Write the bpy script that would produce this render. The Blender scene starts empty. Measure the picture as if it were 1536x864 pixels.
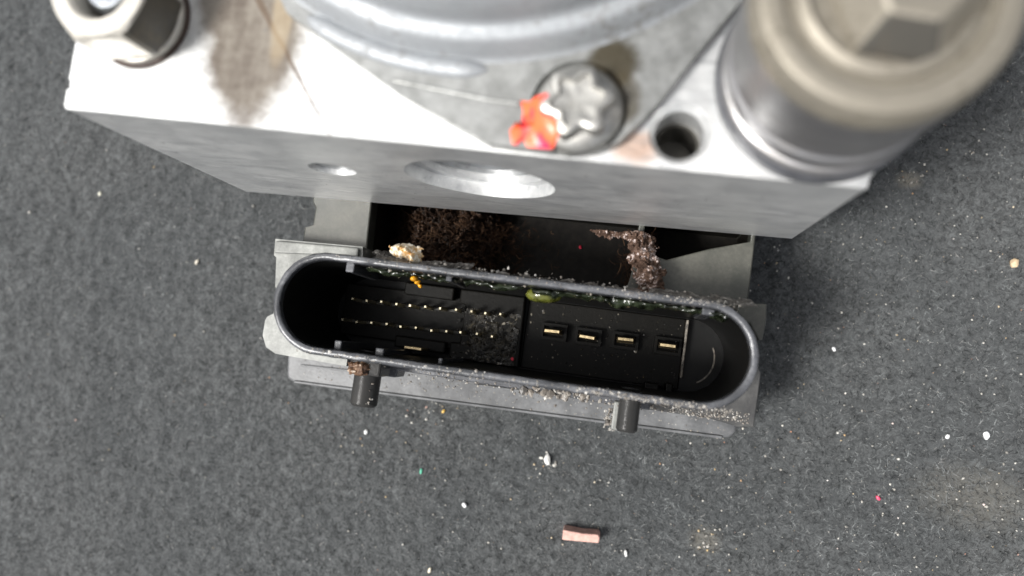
import bpy, bmesh, math, random
import numpy as np
from mathutils import Matrix, Vector

random.seed(7)
rng = np.random.default_rng(11)
S = 0.001                                     # millimetres -> metres
scene = bpy.context.scene
C = scene.collection

# ------------------------------------------------------------------ camera
cam_d = bpy.data.cameras.new('camera')
cam_d.sensor_width = 36.0
cam_d.lens = 36.0 * 1130.0 / 1536.0
cam_d.clip_start = 0.005
cam_d.clip_end = 20.0
cam = bpy.data.objects.new('camera', cam_d)
C.objects.link(cam)
RM = ((0.981763, 0.123745, -0.144318),
      (0.135227, -0.988149, 0.072635),
      (-0.133619, -0.090826, -0.986862))
cam.matrix_world = Matrix([[RM[i][0], -RM[i][1], -RM[i][2], (0, 0, 0.155)[i]] for i in range(3)] + [[0, 0, 0, 1]])
cam_d.dof.use_dof = True
cam_d.dof.focus_distance = 0.132
cam_d.dof.aperture_fstop = 11.5
scene.camera = cam

# ------------------------------------------------------------------ light: soft daylight from the left
SUN_AZ = Vector((-0.85, -0.53, 0)).normalized()
SUN_EL = math.radians(55)
world = bpy.data.worlds.new('World')
scene.world = world
world.use_nodes = True
wn = world.node_tree
bg = wn.nodes['Background']
sky = wn.nodes.new('ShaderNodeTexSky')
sky.sky_type = 'NISHITA'
sky.sun_disc = False
sky.sun_elevation = SUN_EL
sky.sun_rotation = math.atan2(SUN_AZ.x, SUN_AZ.y)
sky.air_density = 1.0
sky.dust_density = 4.0
sky.ozone_density = 1.0
hs = wn.nodes.new('ShaderNodeHueSaturation')
hs.inputs['Saturation'].default_value = 0.25      # a cloud-veiled sky
wn.links.new(sky.outputs[0], hs.inputs['Color'])
wn.links.new(hs.outputs[0], bg.inputs['Color'])
bg.inputs['Strength'].default_value = 0.07
sun_d = bpy.data.lights.new('sun', 'SUN')
sun_d.energy = 2.2
sun_d.angle = math.radians(14)
sun_d.color = (1.0, 0.985, 0.955)
sun = bpy.data.objects.new('sun', sun_d)
C.objects.link(sun)
sd = Vector((SUN_AZ.x * math.cos(SUN_EL), SUN_AZ.y * math.cos(SUN_EL), math.sin(SUN_EL)))
sun.rotation_euler = sd.to_track_quat('Z', 'Y').to_euler()
sun.location = sd * 0.6
vs = scene.view_settings
vs.view_transform = 'Standard'
vs.look = 'None'
vs.exposure = 1.25
vs.gamma = 1.0
vs.use_curve_mapping = False

# ------------------------------------------------------------------ material helpers
def new_mat(name):
    m = bpy.data.materials.new(name)
    m.use_nodes = True
    nt = m.node_tree
    return m, nt, nt.nodes['Principled BSDF']

def N(nt, kind, **kw):
    n = nt.nodes.new(kind)
    for k, v in kw.items():
        if k in n.inputs:
            n.inputs[k].default_value = v
        else:
            setattr(n, k, v)
    return n

def coords(nt, scale=(1, 1, 1)):
    tc = N(nt, 'ShaderNodeTexCoord')
    mp = N(nt, 'ShaderNodeMapping')
    mp.inputs['Scale'].default_value = scale
    nt.links.new(tc.outputs['Object'], mp.inputs['Vector'])
    return mp.outputs[0]

def noise(nt, vec, scale, detail=4, rough=0.6, dist=0.0):
    n = N(nt, 'ShaderNodeTexNoise')
    n.inputs['Scale'].default_value = scale
    n.inputs['Detail'].default_value = detail
    n.inputs['Roughness'].default_value = rough
    n.inputs['Distortion'].default_value = dist
    nt.links.new(vec, n.inputs['Vector'])
    return n.outputs['Fac']

def rng_map(nt, val, a, b, c=0.0, d=1.0, smooth=True):
    n = N(nt, 'ShaderNodeMapRange')
    if smooth:
        n.interpolation_type = 'SMOOTHSTEP'
    n.inputs['From Min'].default_value = a
    n.inputs['From Max'].default_value = b
    n.inputs['To Min'].default_value = c
    n.inputs['To Max'].default_value = d
    nt.links.new(val, n.inputs['Value'])
    return n.outputs['Result']

def math_n(nt, op, a, b=None):
    n = N(nt, 'ShaderNodeMath', operation=op)
    for i, v in enumerate((a, b)):
        if v is None:
            continue
        if isinstance(v, (int, float)):
            n.inputs[i].default_value = v
        else:
            nt.links.new(v, n.inputs[i])
    return n.outputs[0]

def mixc(nt, fac, a, b):
    n = N(nt, 'ShaderNodeMix', data_type='RGBA')
    for sock, v in ((n.inputs[0], fac), (n.inputs[6], a), (n.inputs[7], b)):
        if isinstance(v, (int, float)):
            sock.default_value = v
        elif isinstance(v, tuple):
            sock.default_value = (*v, 1) if len(v) == 3 else v
        else:
            nt.links.new(v, sock)
    return n.outputs[2]

def bump(nt, bsdf, h, strength, dist):
    b = N(nt, 'ShaderNodeBump')
    b.inputs['Strength'].default_value = strength
    b.inputs['Distance'].default_value = dist
    nt.links.new(h, b.inputs['Height'])
    nt.links.new(b.outputs[0], bsdf.inputs['Normal'])

def sep(nt):
    tc = N(nt, 'ShaderNodeTexCoord')
    s = N(nt, 'ShaderNodeSeparateXYZ')
    nt.links.new(tc.outputs['Object'], s.inputs[0])
    return s.outputs

def lin(nt, xyz, a, b, c):
    """a*x + b*y + c with x, y in millimetres"""
    p = math_n(nt, 'MULTIPLY', xyz[0], a / S)
    q = math_n(nt, 'MULTIPLY', xyz[1], b / S)
    return math_n(nt, 'ADD', math_n(nt, 'ADD', p, q), c)

def ellipse(nt, xyz, cx, cy, rx, ry, wob, wobamt, soft=0.12):
    """1 inside an uneven ellipse (mm), 0 outside"""
    u = lin(nt, xyz, 1 / rx, 0, -cx / rx)
    v = lin(nt, xyz, 0, 1 / ry, -cy / ry)
    d = math_n(nt, 'SQRT', math_n(nt, 'ADD', math_n(nt, 'MULTIPLY', u, u), math_n(nt, 'MULTIPLY', v, v)))
    w = math_n(nt, 'MULTIPLY', math_n(nt, 'SUBTRACT', wob, 0.5), wobamt)
    return rng_map(nt, math_n(nt, 'ADD', d, w), 1 - soft, 1 + soft, 1.0, 0.0)

def link(nt, out, inp):
    nt.links.new(out, inp)

# ---- plastic: black moulded plastic under a film of pale dust
def plastic(name, base=(0.022, 0.022, 0.022), dust=(0.22, 0.215, 0.20), amount=0.5, rough=0.36, grain=1.0):
    m, nt, b = new_mat(name)
    v = coords(nt)
    big = noise(nt, v, 130, 5, 0.65)
    fine = noise(nt, v, 1600, 4, 0.7)
    speck = noise(nt, v, 2600, 2, 0.5)
    d1 = rng_map(nt, big, 0.30, 0.72, 0.25, 1.0)
    d2 = rng_map(nt, fine, 0.35, 0.70, 0.72, 1.0)
    geo = N(nt, 'ShaderNodeNewGeometry')
    s = N(nt, 'ShaderNodeSeparateXYZ')
    link(nt, geo.outputs['Normal'], s.inputs[0])
    up = rng_map(nt, s.outputs[2], 0.1, 0.9, 0.25, 1.0)       # dust settles on what faces up
    d = math_n(nt, 'MULTIPLY', math_n(nt, 'MULTIPLY', math_n(nt, 'MULTIPLY', d1, d2), up), amount)
    sp = rng_map(nt, speck, 0.74, 0.80, 0.0, 0.6)
    c = mixc(nt, d, base, dust)
    c = mixc(nt, math_n(nt, 'MULTIPLY', sp, amount), c, (0.45, 0.43, 0.39))
    link(nt, c, b.inputs['Base Color'])
    link(nt, rng_map(nt, d, 0.0, 0.6, rough, min(1, rough + 0.12)), b.inputs['Roughness'])
    bump(nt, b, math_n(nt, 'ADD', fine, math_n(nt, 'MULTIPLY', sp, 0.7)), 0.18 * grain, 0.00012)
    return m

def metal(name, base, rough=0.35, metallic=0.9, tint=None, scale=(1, 1, 1), grain=0.25, dirt=0.2, dirtc=(0.10, 0.085, 0.065)):
    m, nt, b = new_mat(name)
    v = coords(nt, scale)
    big = noise(nt, v, 90, 5, 0.65)
    fine = noise(nt, v, 900, 4, 0.65)
    c = mixc(nt, rng_map(nt, big, 0.3, 0.7), tuple(x * 0.82 for x in base), base)
    if tint:
        c = mixc(nt, rng_map(nt, noise(nt, coords(nt), 60, 3, 0.5), 0.45, 0.65), c, tint)
    k = math_n(nt, 'MULTIPLY', rng_map(nt, math_n(nt, 'MULTIPLY', fine, big), 0.24, 0.40), dirt)
    c = mixc(nt, k, c, dirtc)
    link(nt, c, b.inputs['Base Color'])
    b.inputs['Metallic'].default_value = metallic
    link(nt, rng_map(nt, fine, 0.3, 0.7, rough - 0.07, rough + 0.1), b.inputs['Roughness'])
    bump(nt, b, fine, grain, 0.0001)
    return m

def plain(name, base, rough=0.5, metallic=0.0, var=0.3, scale=900):
    m, nt, b = new_mat(name)
    v = coords(nt)
    f = noise(nt, v, scale, 4, 0.65)
    c = mixc(nt, rng_map(nt, f, 0.3, 0.7), tuple(x * (1 - var) for x in base), tuple(min(1, x * (1 + var)) for x in base))
    link(nt, c, b.inputs['Base Color'])
    b.inputs['Roughness'].default_value = rough
    b.inputs['Metallic'].default_value = metallic
    bump(nt, b, f, 0.3, 0.0001)
    return m

def islands(name, stops, rough=0.8, spec=0.3):
    """colour picked per loose piece"""
    m, nt, b = new_mat(name)
    g = N(nt, 'ShaderNodeNewGeometry')
    r = N(nt, 'ShaderNodeValToRGB')
    r.color_ramp.interpolation = 'LINEAR'
    while len(r.color_ramp.elements) < len(stops):
        r.color_ramp.elements.new(0.5)
    for e, (p, c) in zip(r.color_ramp.elements, stops):
        e.position = p
        e.color = (*c, 1)
    link(nt, g.outputs['Random Per Island'], r.inputs[0])
    link(nt, r.outputs[0], b.inputs['Base Color'])
    b.inputs['Roughness'].default_value = rough
    b.inputs['Specular IOR Level'].default_value = spec
    return m

M = {}
U = random.uniform
M['shroud'] = plastic('connector_plastic', amount=0.42, rough=0.22, base=(0.018, 0.019, 0.021), dust=(0.24, 0.245, 0.265), grain=2.0)
M['inner'] = plastic('connector_floor_plastic', amount=0.10, rough=0.42, base=(0.0025, 0.0024, 0.002), dust=(0.035, 0.03, 0.022), grain=1.6)  # plastic darkened beyond its own black to paint in the shade inside
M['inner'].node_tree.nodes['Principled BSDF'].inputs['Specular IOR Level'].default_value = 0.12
M['cavity'] = plain('black_cavity_wall', (0.0028, 0.0028, 0.0026), 0.45, 0, 0.4, 600)  # shroud plastic again, with the shade of the cavity put into its colour
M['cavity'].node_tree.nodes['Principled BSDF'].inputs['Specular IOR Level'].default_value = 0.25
M['wing'] = plastic('wing_plastic', amount=0.85, rough=0.33, base=(0.06, 0.062, 0.058), dust=(0.36, 0.365, 0.34))  # base and dust made paler to paint in glare and haze on the left
M['plate'] = plastic('plate_plastic', amount=0.55, rough=0.30, base=(0.035, 0.036, 0.038), dust=(0.28, 0.285, 0.29))
M['housing'] = plastic('housing_plastic', amount=0.32, rough=0.36, base=(0.02, 0.023, 0.019), dust=(0.24, 0.225, 0.19))
M['ledge'] = plastic('ledge_plastic', amount=0.36, rough=0.30, base=(0.025, 0.025, 0.026), dust=(0.24, 0.235, 0.22), grain=2.0)
M['peg'] = plastic('peg_plastic', amount=0.05, rough=0.2, dust=(0.26, 0.24, 0.20), grain=2.0)
M['peg'].node_tree.nodes['Principled BSDF'].inputs['Specular IOR Level'].default_value = 0.22
M['pin'] = metal('tinned_pin', (0.74, 0.66, 0.46), rough=0.30, metallic=1.0, dirt=0.3)
M['blade'] = metal('brass_blade', (0.66, 0.52, 0.30), rough=0.35, metallic=1.0, dirt=0.6, grain=0.6)
M['steel'] = metal('motor_steel', (0.36, 0.375, 0.39), rough=0.62, metallic=0.6, dirt=0.55, dirtc=(0.16, 0.15, 0.13))
M['bolt'] = metal('bright_bolt_steel', (0.52, 0.51, 0.48), rough=0.42, metallic=0.9, dirt=0.3)
M['darkmetal'] = metal('blackened_steel', (0.10, 0.095, 0.085), rough=0.40, metallic=0.6, dirt=0.4, dirtc=(0.14, 0.12, 0.09))
M['stud'] = metal('stud_steel', (0.50, 0.53, 0.56), rough=0.3, metallic=1.0)
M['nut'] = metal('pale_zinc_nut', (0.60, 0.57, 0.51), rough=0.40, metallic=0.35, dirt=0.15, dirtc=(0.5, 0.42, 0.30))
M['fitting'] = metal('grey_turned_steel', (0.33, 0.325, 0.33), rough=0.44, metallic=0.85, scale=(0.4, 0.4, 3), dirt=0.35, dirtc=(0.18, 0.165, 0.14))
M['seal'] = plain('dark_seal', (0.075, 0.077, 0.085), 0.45, 0, 0.3, 500)
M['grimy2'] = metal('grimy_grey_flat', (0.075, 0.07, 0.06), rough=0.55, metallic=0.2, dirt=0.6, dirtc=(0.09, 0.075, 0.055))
M['grimy'] = metal('greasy_black_steel', (0.085, 0.078, 0.066), rough=0.42, metallic=0.3, dirt=0.5, dirtc=(0.15, 0.125, 0.085))  # dark copy of the nut metal for its shaded flats
M['cap'] = metal('tan_plated_cap', (0.30, 0.272, 0.222), rough=0.46, metallic=0.5, tint=(0.185, 0.172, 0.15), dirt=0.85, dirtc=(0.11, 0.095, 0.07))
M['socket'] = metal('grey_socket_floor', (0.13, 0.122, 0.11), rough=0.5, metallic=0.4, dirt=0.3)
M['gasket'] = plain('brown_gasket', (0.035, 0.02, 0.014), 0.7)
M['plug'] = metal('port_plug_metal', (0.40, 0.41, 0.42), rough=0.4, metallic=0.85, dirt=0.3)

# aluminium block: machined, with tool grain, streaky brown tongue and a scribed line on top
def block_mat():
    m, nt, b = new_mat('machined_aluminium')
    xyz = sep(nt)
    v = coords(nt)
    big = noise(nt, v, 70, 5, 0.6)
    fine = noise(nt, coords(nt, (0.25, 1, 1.6)), 1100, 4, 0.7)
    mid = noise(nt, v, 320, 4, 0.6)
    c = mixc(nt, rng_map(nt, big, 0.3, 0.7), (0.66, 0.665, 0.66), (0.80, 0.80, 0.79))
    c = mixc(nt, rng_map(nt, mid, 0.52, 0.75, 0, 0.45), c, (0.42, 0.43, 0.44))
    top = rng_map(nt, xyz[2], 66.6 * S, 67.1 * S)
    # cloudy oxide film and pale scuffs on the sides
    side = math_n(nt, 'SUBTRACT', 1.0, top)
    ox = noise(nt, coords(nt, (0.6, 1, 1.3)), 150, 6, 0.7, 0.6)
    c = mixc(nt, math_n(nt, 'MULTIPLY', rng_map(nt, ox, 0.34, 0.70), math_n(nt, 'MULTIPLY', side, 0.42)), c, (0.34, 0.35, 0.365))
    c = mixc(nt, math_n(nt, 'MULTIPLY', rng_map(nt, noise(nt, coords(nt, (0.5, 1, 2.2)), 260, 3, 0.55), 0.66, 0.72), math_n(nt, 'MULTIPLY', side, 0.8)), c, (0.85, 0.85, 0.84))
    # streaky brown tongue
    tong = math_n(nt, 'MAXIMUM', ellipse(nt, xyz, -50.0, 36.0, 6.7, 13.2, mid, 0.6, 0.25),
                  ellipse(nt, xyz, -52.5, 43.0, 7.5, 12.0, mid, 0.4, 0.25))
    streak = noise(nt, coords(nt, (3.2, 0.5, 1)), 260, 5, 0.6)
    tongc = mixc(nt, math_n(nt, 'ADD', math_n(nt, 'MULTIPLY', rng_map(nt, streak, 0.32, 0.68), 0.35), math_n(nt, 'MULTIPLY', rng_map(nt, mid, 0.3, 0.7), 0.65)), (0.065, 0.043, 0.026), (0.19, 0.165, 0.13))
    tf = math_n(nt, 'MULTIPLY', math_n(nt, 'MULTIPLY', tong, top), 0.95)
    c = mixc(nt, tf, c, tongc)
    # scribed brown line from the nut towards the front edge
    L = math.hypot(12.4, -16.8)
    nx, ny = 16.8 / L, 12.4 / L
    dl = math_n(nt, 'ABSOLUTE', math_n(nt, 'ADD', lin(nt, xyz, nx, ny, -(nx * -50.4 + ny * 39.1)),
                                       math_n(nt, 'MULTIPLY', math_n(nt, 'SUBTRACT', mid, 0.5), 0.5)))
    wline = rng_map(nt, xyz[1], 22.5 * S, 40 * S, 0.10, 0.42, False)
    ln = rng_map(nt, math_n(nt, 'DIVIDE', dl, wline), 0.7, 1.3, 1.0, 0.0)
    c = mixc(nt, math_n(nt, 'MULTIPLY', math_n(nt, 'MULTIPLY', ln, top), 0.8), c, (0.10, 0.065, 0.04))
    # tan film beside the line at the back
    tan = ellipse(nt, xyz, -46.8, 38.5, 1.4, 7.0, mid, 0.7, 0.3)
    c = mixc(nt, math_n(nt, 'MULTIPLY', math_n(nt, 'MULTIPLY', tan, top), 0.35), c, (0.46, 0.36, 0.22))
    # rusty film by the small threaded hole
    rust = ellipse(nt, xyz, -0.4, 24.6, 2.6, 2.0, mid, 1.1, 0.4)
    c = mixc(nt, math_n(nt, 'MULTIPLY', math_n(nt, 'MULTIPLY', rust, top), 0.6), c, (0.50, 0.25, 0.12))
    link(nt, c, b.inputs['Base Color'])
    scr = noise(nt, coords(nt, (0.06, 0.8, 1.5)), 900, 3, 0.6, 0.3)
    c = mixc(nt, math_n(nt, 'MULTIPLY', rng_map(nt, scr, 0.60, 0.70, 0.0, 0.5), math_n(nt, 'SUBTRACT', 1.0, tf)), c, (0.30, 0.31, 0.32))
    c = mixc(nt, math_n(nt, 'MULTIPLY', rng_map(nt, scr, 0.36, 0.28, 0.0, 0.5), math_n(nt, 'SUBTRACT', 1.0, tf)), c, (0.92, 0.92, 0.91))
    pit = noise(nt, v, 900, 2, 0.5)
    c = mixc(nt, rng_map(nt, pit, 0.72, 0.78, 0.0, 0.7), c, (0.16, 0.15, 0.14))
    link(nt, c, b.inputs['Base Color'])
    link(nt, math_n(nt, 'MULTIPLY', math_n(nt, 'SUBTRACT', 1.0, tf), 0.72), b.inputs['Metallic'])
    link(nt, rng_map(nt, fine, 0.3, 0.7, 0.36, 0.52), b.inputs['Roughness'])
    bump(nt, b, math_n(nt, 'ADD', math_n(nt, 'ADD', fine, mid), scr), 0.3, 0.00012)
    return m
M['block'] = block_mat()

def flange_mat():
    m, nt, b = new_mat('motor_flange_steel')
    xyz = sep(nt)
    v = coords(nt)
    mid = noise(nt, v, 350, 4, 0.6)
    fine = noise(nt, v, 1200, 4, 0.7)
    c = mixc(nt, rng_map(nt, mid, 0.3, 0.7), (0.22, 0.223, 0.215), (0.33, 0.333, 0.325))
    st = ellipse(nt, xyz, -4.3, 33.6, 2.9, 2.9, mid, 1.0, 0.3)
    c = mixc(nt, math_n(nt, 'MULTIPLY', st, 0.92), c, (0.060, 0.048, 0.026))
    bolt_shade = ellipse(nt, xyz, -2.6, 29.6, 2.0, 3.2, mid, 0.9, 0.3)  # bolt head's shadow painted on the right of its recess
    c = mixc(nt, math_n(nt, 'MULTIPLY', bolt_shade, 0.75), c, (0.08, 0.065, 0.04))
    link(nt, c, b.inputs['Base Color'])
    b.inputs['Metallic'].default_value = 0.65
    link(nt, rng_map(nt, fine, 0.3, 0.7, 0.38, 0.55), b.inputs['Roughness'])
    bump(nt, b, math_n(nt, 'ADD', fine, mid), 0.25, 0.00012)
    return m
M['flange'] = flange_mat()

def glossy(name, base, rough=0.08, trans=0.0, scale=500, var=0.4):
    m, nt, b = new_mat(name)
    f = noise(nt, coords(nt), scale, 3, 0.6)
    c = mixc(nt, rng_map(nt, f, 0.35, 0.65), tuple(x * (1 - var) for x in base), tuple(min(1, x * (1 + var)) for x in base))
    link(nt, c, b.inputs['Base Color'])
    b.inputs['Roughness'].default_value = rough
    b.inputs['Transmission Weight'].default_value = trans
    bump(nt, b, noise(nt, coords(nt), 1200, 2, 0.5), 0.4, 0.0002)
    return m
M['goo'] = glossy('green_sealant', (0.014, 0.018, 0.010), 0.14, 0.0, 350, 0.8)
M['goo2'] = glossy('yellow_green_sealant', (0.07, 0.075, 0.014), 0.08, 0.2, 300, 0.7)
M['amber'] = glossy('amber_resin', (0.75, 0.33, 0.02), 0.15, 0.1)

def paint_mat():
    m, nt, b = new_mat('red_marker_paint')
    v = coords(nt, (1.6, 0.7, 1))
    f = noise(nt, v, 420, 3, 0.6)
    c = mixc(nt, rng_map(nt, f, 0.36, 0.54), (0.74, 0.022, 0.08), (0.88, 0.13, 0.04))
    link(nt, c, b.inputs['Base Color'])
    b.inputs['Roughness'].default_value = 0.35
    bump(nt, b, f, 0.4, 0.0003)
    return m
M['paint'] = paint_mat()

# ------------------------------------------------------------------ object helpers (all shapes given in millimetres)
def mesh_of(name, verts, faces, smooth=False):
    me = bpy.data.meshes.new(name)
    me.from_pydata([(x * S, y * S, z * S) for x, y, z in verts], [], faces)
    me.validate()
    bm = bmesh.new()
    bm.from_mesh(me)
    bmesh.ops.recalc_face_normals(bm, faces=bm.faces)
    bm.to_mesh(me)
    bm.free()
    if smooth:
        me.polygons.foreach_set('use_smooth', [True] * len(me.polygons))
    return me

def put(name, me, mat, parent=None, loc=(0, 0, 0), kind=None, bevel=0.0, smooth_angle=None):
    o = bpy.data.objects.new(name, me)
    if mat is not None and len(me.materials) == 0:
        me.materials.append(mat)
    C.objects.link(o)
    o.location = tuple(c * S for c in loc)
    if parent is not None:
        o.parent = parent
        o.matrix_parent_inverse = Matrix.Translation(-WLOC.get(parent.name, Vector((0, 0, 0))))
    WLOC[o.name] = Vector(o.location)
    if kind:
        o['kind'] = kind
    if bevel:
        b = o.modifiers.new('edge', 'BEVEL')
        b.width = bevel * S
        b.segments = 2
        b.limit_method = 'ANGLE'
        b.angle_limit = math.radians(40)
        b.harden_normals = False
    return o
WLOC = {}

def tag(o, label, cat, group=None):
    o['label'] = label
    o['category'] = cat
    if group:
        o['group'] = group
    return o

def prism(pts, z0, z1):
    n = len(pts)
    v = [(x, y, z0) for x, y in pts] + [(x, y, z1) for x, y in pts]
    f = [tuple(range(n))[::-1], tuple(range(n, 2 * n))]
    f += [(i, (i + 1) % n, n + (i + 1) % n, n + i) for i in range(n)]
    return v, f

def boxg(x0, x1, y0, y1, z0, z1):
    return prism([(x0, y0), (x1, y0), (x1, y1), (x0, y1)], z0, z1)

def join(*parts):
    V, F = [], []
    for v, f in parts:
        k = len(V)
        V += v
        F += [tuple(i + k for i in q) for q in f]
    return V, F

def circle(cx, cy, r, n=48, a0=0.0):
    return [(cx + r * math.cos(a0 + 2 * math.pi * i / n), cy + r * math.sin(a0 + 2 * math.pi * i / n)) for i in range(n)]

def loft(rings, cap0=True, cap1=True):
    n = len(rings[0])
    V = [p for r in rings for p in r]
    F = []
    for k in range(len(rings) - 1):
        for i in range(n):
            j = (i + 1) % n
            F.append((k * n + i, k * n + j, (k + 1) * n + j, (k + 1) * n + i))
    if cap0:
        F.append(tuple(range(n))[::-1])
    if cap1:
        F.append(tuple(range((len(rings) - 1) * n, len(rings) * n)))
    return V, F

def lathe(cx, cy, prof, n=64, cap0=True, cap1=True):
    return loft([[(x, y, z) for x, y in circle(cx, cy, r, n)] for r, z in prof], cap0, cap1)

def smooth_by_angle(me, deg=35):
    bm = bmesh.new()
    bm.from_mesh(me)
    lim = math.radians(deg)
    for f in bm.faces:
        f.smooth = True
    for e in bm.edges:
        e.smooth = len(e.link_faces) == 2 and e.calc_face_angle(0) < lim
    bm.to_mesh(me)
    bm.free()
    return me

def boolean(name, base, cutters):
    """base (verts, faces) minus each cutter, result as a mesh; the cutters do not stay in the scene"""
    o = bpy.data.objects.new(name + '_tmp', mesh_of(name, *base))
    C.objects.link(o)
    cs = []
    for c in cutters:
        q = bpy.data.objects.new('cut_tmp', mesh_of('cut', *c))
        C.objects.link(q)
        cs.append(q)
        b = o.modifiers.new('b', 'BOOLEAN')
        b.operation = 'DIFFERENCE'
        b.solver = 'EXACT'
        b.object = q
    dg = bpy.context.evaluated_depsgraph_get()
    me = bpy.data.meshes.new_from_object(o.evaluated_get(dg))
    me.name = name
    for q in cs + [o]:
        bpy.data.objects.remove(q)
    return smooth_by_angle(me, 30)

def ycyl(cx, cz, r, y0, y1, n=56):
    v, f = prism(circle(cx, cz, r, n), y0, y1)
    return [(x, z, y) for x, y, z in v], f

def rocks(centres, sizes, flat=0.7, sub=1, jit=0.3):
    """uneven little lumps joined into one (verts, faces)"""
    bm = bmesh.new()
    bmesh.ops.create_icosphere(bm, subdivisions=sub, radius=1)
    base = np.array([v.co[:] for v in bm.verts])
    fc = [tuple(v.index for v in f.verts) for f in bm.faces]
    bm.free()
    V, F = [], []
    for c, s in zip(centres, sizes):
        p = base * (1 + rng.uniform(-jit, jit, (len(base), 1)))
        p = p * np.array([1, rng.uniform(0.6, 1.0), flat])
        a = rng.uniform(0, 6.28)
        r = np.array([[math.cos(a), -math.sin(a), 0], [math.sin(a), math.cos(a), 0], [0, 0, 1]])
        p = p @ r.T * s + np.array(c)
        k = len(V)
        V += [tuple(q) for q in p]
        F += [tuple(i + k for i in q) for q in fc]
    return V, F

def ribbons(starts, dirs, lens, widths, curl, segs=3, zmin=None):
    """thin bent fibres, one flat strip each, as arrays"""
    n = len(starts)
    a = np.arctan2(dirs[:, 1], dirs[:, 0])
    pitch = dirs[:, 2]
    P = starts.copy()
    V = np.zeros((n, segs + 1, 2, 3))
    bend = rng.normal(0, curl, n)
    for k in range(segs + 1):
        w = widths * (1.0 if k < segs else 0.4)
        side = np.stack([-np.sin(a), np.cos(a), rng.normal(0, 0.3, n)], 1)
        V[:, k, 0] = P + side * w[:, None] * 0.5
        V[:, k, 1] = P - side * w[:, None] * 0.5
        step = np.stack([np.cos(a) * np.cos(pitch), np.sin(a) * np.cos(pitch), np.sin(pitch)], 1)
        P = P + step * (lens / segs)[:, None]
        if zmin is not None:
            P[:, 2] = np.maximum(P[:, 2], zmin)
        a = a + bend + rng.normal(0, curl * 0.4, n)
        pitch = pitch + rng.normal(-0.15, 0.25, n)
    V = V.reshape(-1, 3)
    q = np.arange(n)[:, None] * (segs + 1) * 2 + np.arange(segs)[None, :] * 2
    F = np.stack([q, q + 1, q + 3, q + 2], -1).reshape(-1, 4)
    return V, F

def mesh_np(name, V, F):
    me = bpy.data.meshes.new(name)
    V = np.asarray(V, dtype=np.float32) * S
    me.vertices.add(len(V))
    me.vertices.foreach_set('co', V.ravel())
    F = np.asarray(F, dtype=np.int32)
    me.loops.add(F.size)
    me.loops.foreach_set('vertex_index', F.ravel())
    me.polygons.add(len(F))
    me.polygons.foreach_set('loop_start', np.arange(len(F), dtype=np.int32) * F.shape[1])
    me.update(calc_edges=True)
    me.validate()
    return me

# ------------------------------------------------------------------ felt ground
def vnoise(X, Y, cell, seed):
    g = np.random.default_rng(seed).random((128, 128))
    u, v = X / cell, Y / cell
    i, j = np.floor(u).astype(int), np.floor(v).astype(int)
    fu, fv = u - i, v - j
    fu, fv = fu * fu * (3 - 2 * fu), fv * fv * (3 - 2 * fv)
    i0, j0, i1, j1 = i % 128, j % 128, (i + 1) % 128, (j + 1) % 128
    return (g[i0, j0] * (1 - fu) + g[i1, j0] * fu) * (1 - fv) + (g[i0, j1] * (1 - fu) + g[i1, j1] * fu) * fv

def felt_h(X, Y):
    h = 0.7 * vnoise(X + 900, Y + 900, 17, 1) + 0.35 * vnoise(X + 900, Y + 900, 5.1, 2)
    for cell, amp, ang, sd in ((3.1, 0.40, 0.5, 3), (1.7, 0.32, 1.3, 4), (1.05, 0.34, 2.2, 5)):
        c_, s_ = math.cos(ang), math.sin(ang)
        h += amp * vnoise(X * c_ - Y * s_ + 900, X * s_ + Y * c_ + 900, cell, sd)
    return h - 1.45

def felt_mat():
    m, nt, b = new_mat('grey_felt')
    v = coords(nt)
    a = noise(nt, v, 22, 4, 0.6)
    f = noise(nt, coords(nt, (1, 1, 0.3)), 820, 6, 0.8, 0.8)
    g = noise(nt, v, 2200, 3, 0.7)
    base = mixc(nt, rng_map(nt, f, 0.30, 0.72), (0.014, 0.0150, 0.0152), (0.112, 0.118, 0.119))
    base = mixc(nt, rng_map(nt, a, 0.38, 0.62, 0.0, 0.5), base, (0.030, 0.034, 0.036))
    base = mixc(nt, rng_map(nt, g, 0.62, 0.80, 0.0, 0.55), base, (0.24, 0.24, 0.23))
    # pale dusty patches
    xyz = sep(nt)
    for cx, cy, rx, ry, k in ((70, -17, 9, 5, 0.2), (22, -33, 2.6, 2.2, 0.3), (52.8, 42.4, 2.0, 1.5, 0.45)):
        e = ellipse(nt, xyz, cx, cy, rx, ry, f, 1.6, 0.6)
        base = mixc(nt, math_n(nt, 'MULTIPLY', e, k), base, (0.24, 0.215, 0.17))
    link(nt, base, b.inputs['Base Color'])
    b.inputs['Roughness'].default_value = 0.95
    b.inputs['Specular IOR Level'].default_value = 0.15
    b.inputs['Sheen Weight'].default_value = 0.25
    b.inputs['Sheen Roughness'].default_value = 0.6
    bump(nt, b, math_n(nt, 'ADD', f, g), 0.8, 0.0005)
    return m
M['felt'] = felt_mat()
gx = np.arange(-190, 125.01, 0.5)
gy = np.arange(-90, 150.01, 0.5)
X, Y = np.meshgrid(gx, gy, indexing='ij')
Zg = felt_h(X, Y)
nx, ny = len(gx), len(gy)
idx = np.arange(nx * ny).reshape(nx, ny)
Fg = np.stack([idx[:-1, :-1], idx[1:, :-1], idx[1:, 1:], idx[:-1, 1:]], -1).reshape(-1, 4)
me = mesh_np('ground', np.stack([X, Y, Zg], -1).reshape(-1, 3), Fg)
me.polygons.foreach_set('use_smooth', [True] * len(me.polygons))
ground = put('felt_ground', me, M['felt'], kind='structure')
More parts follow.
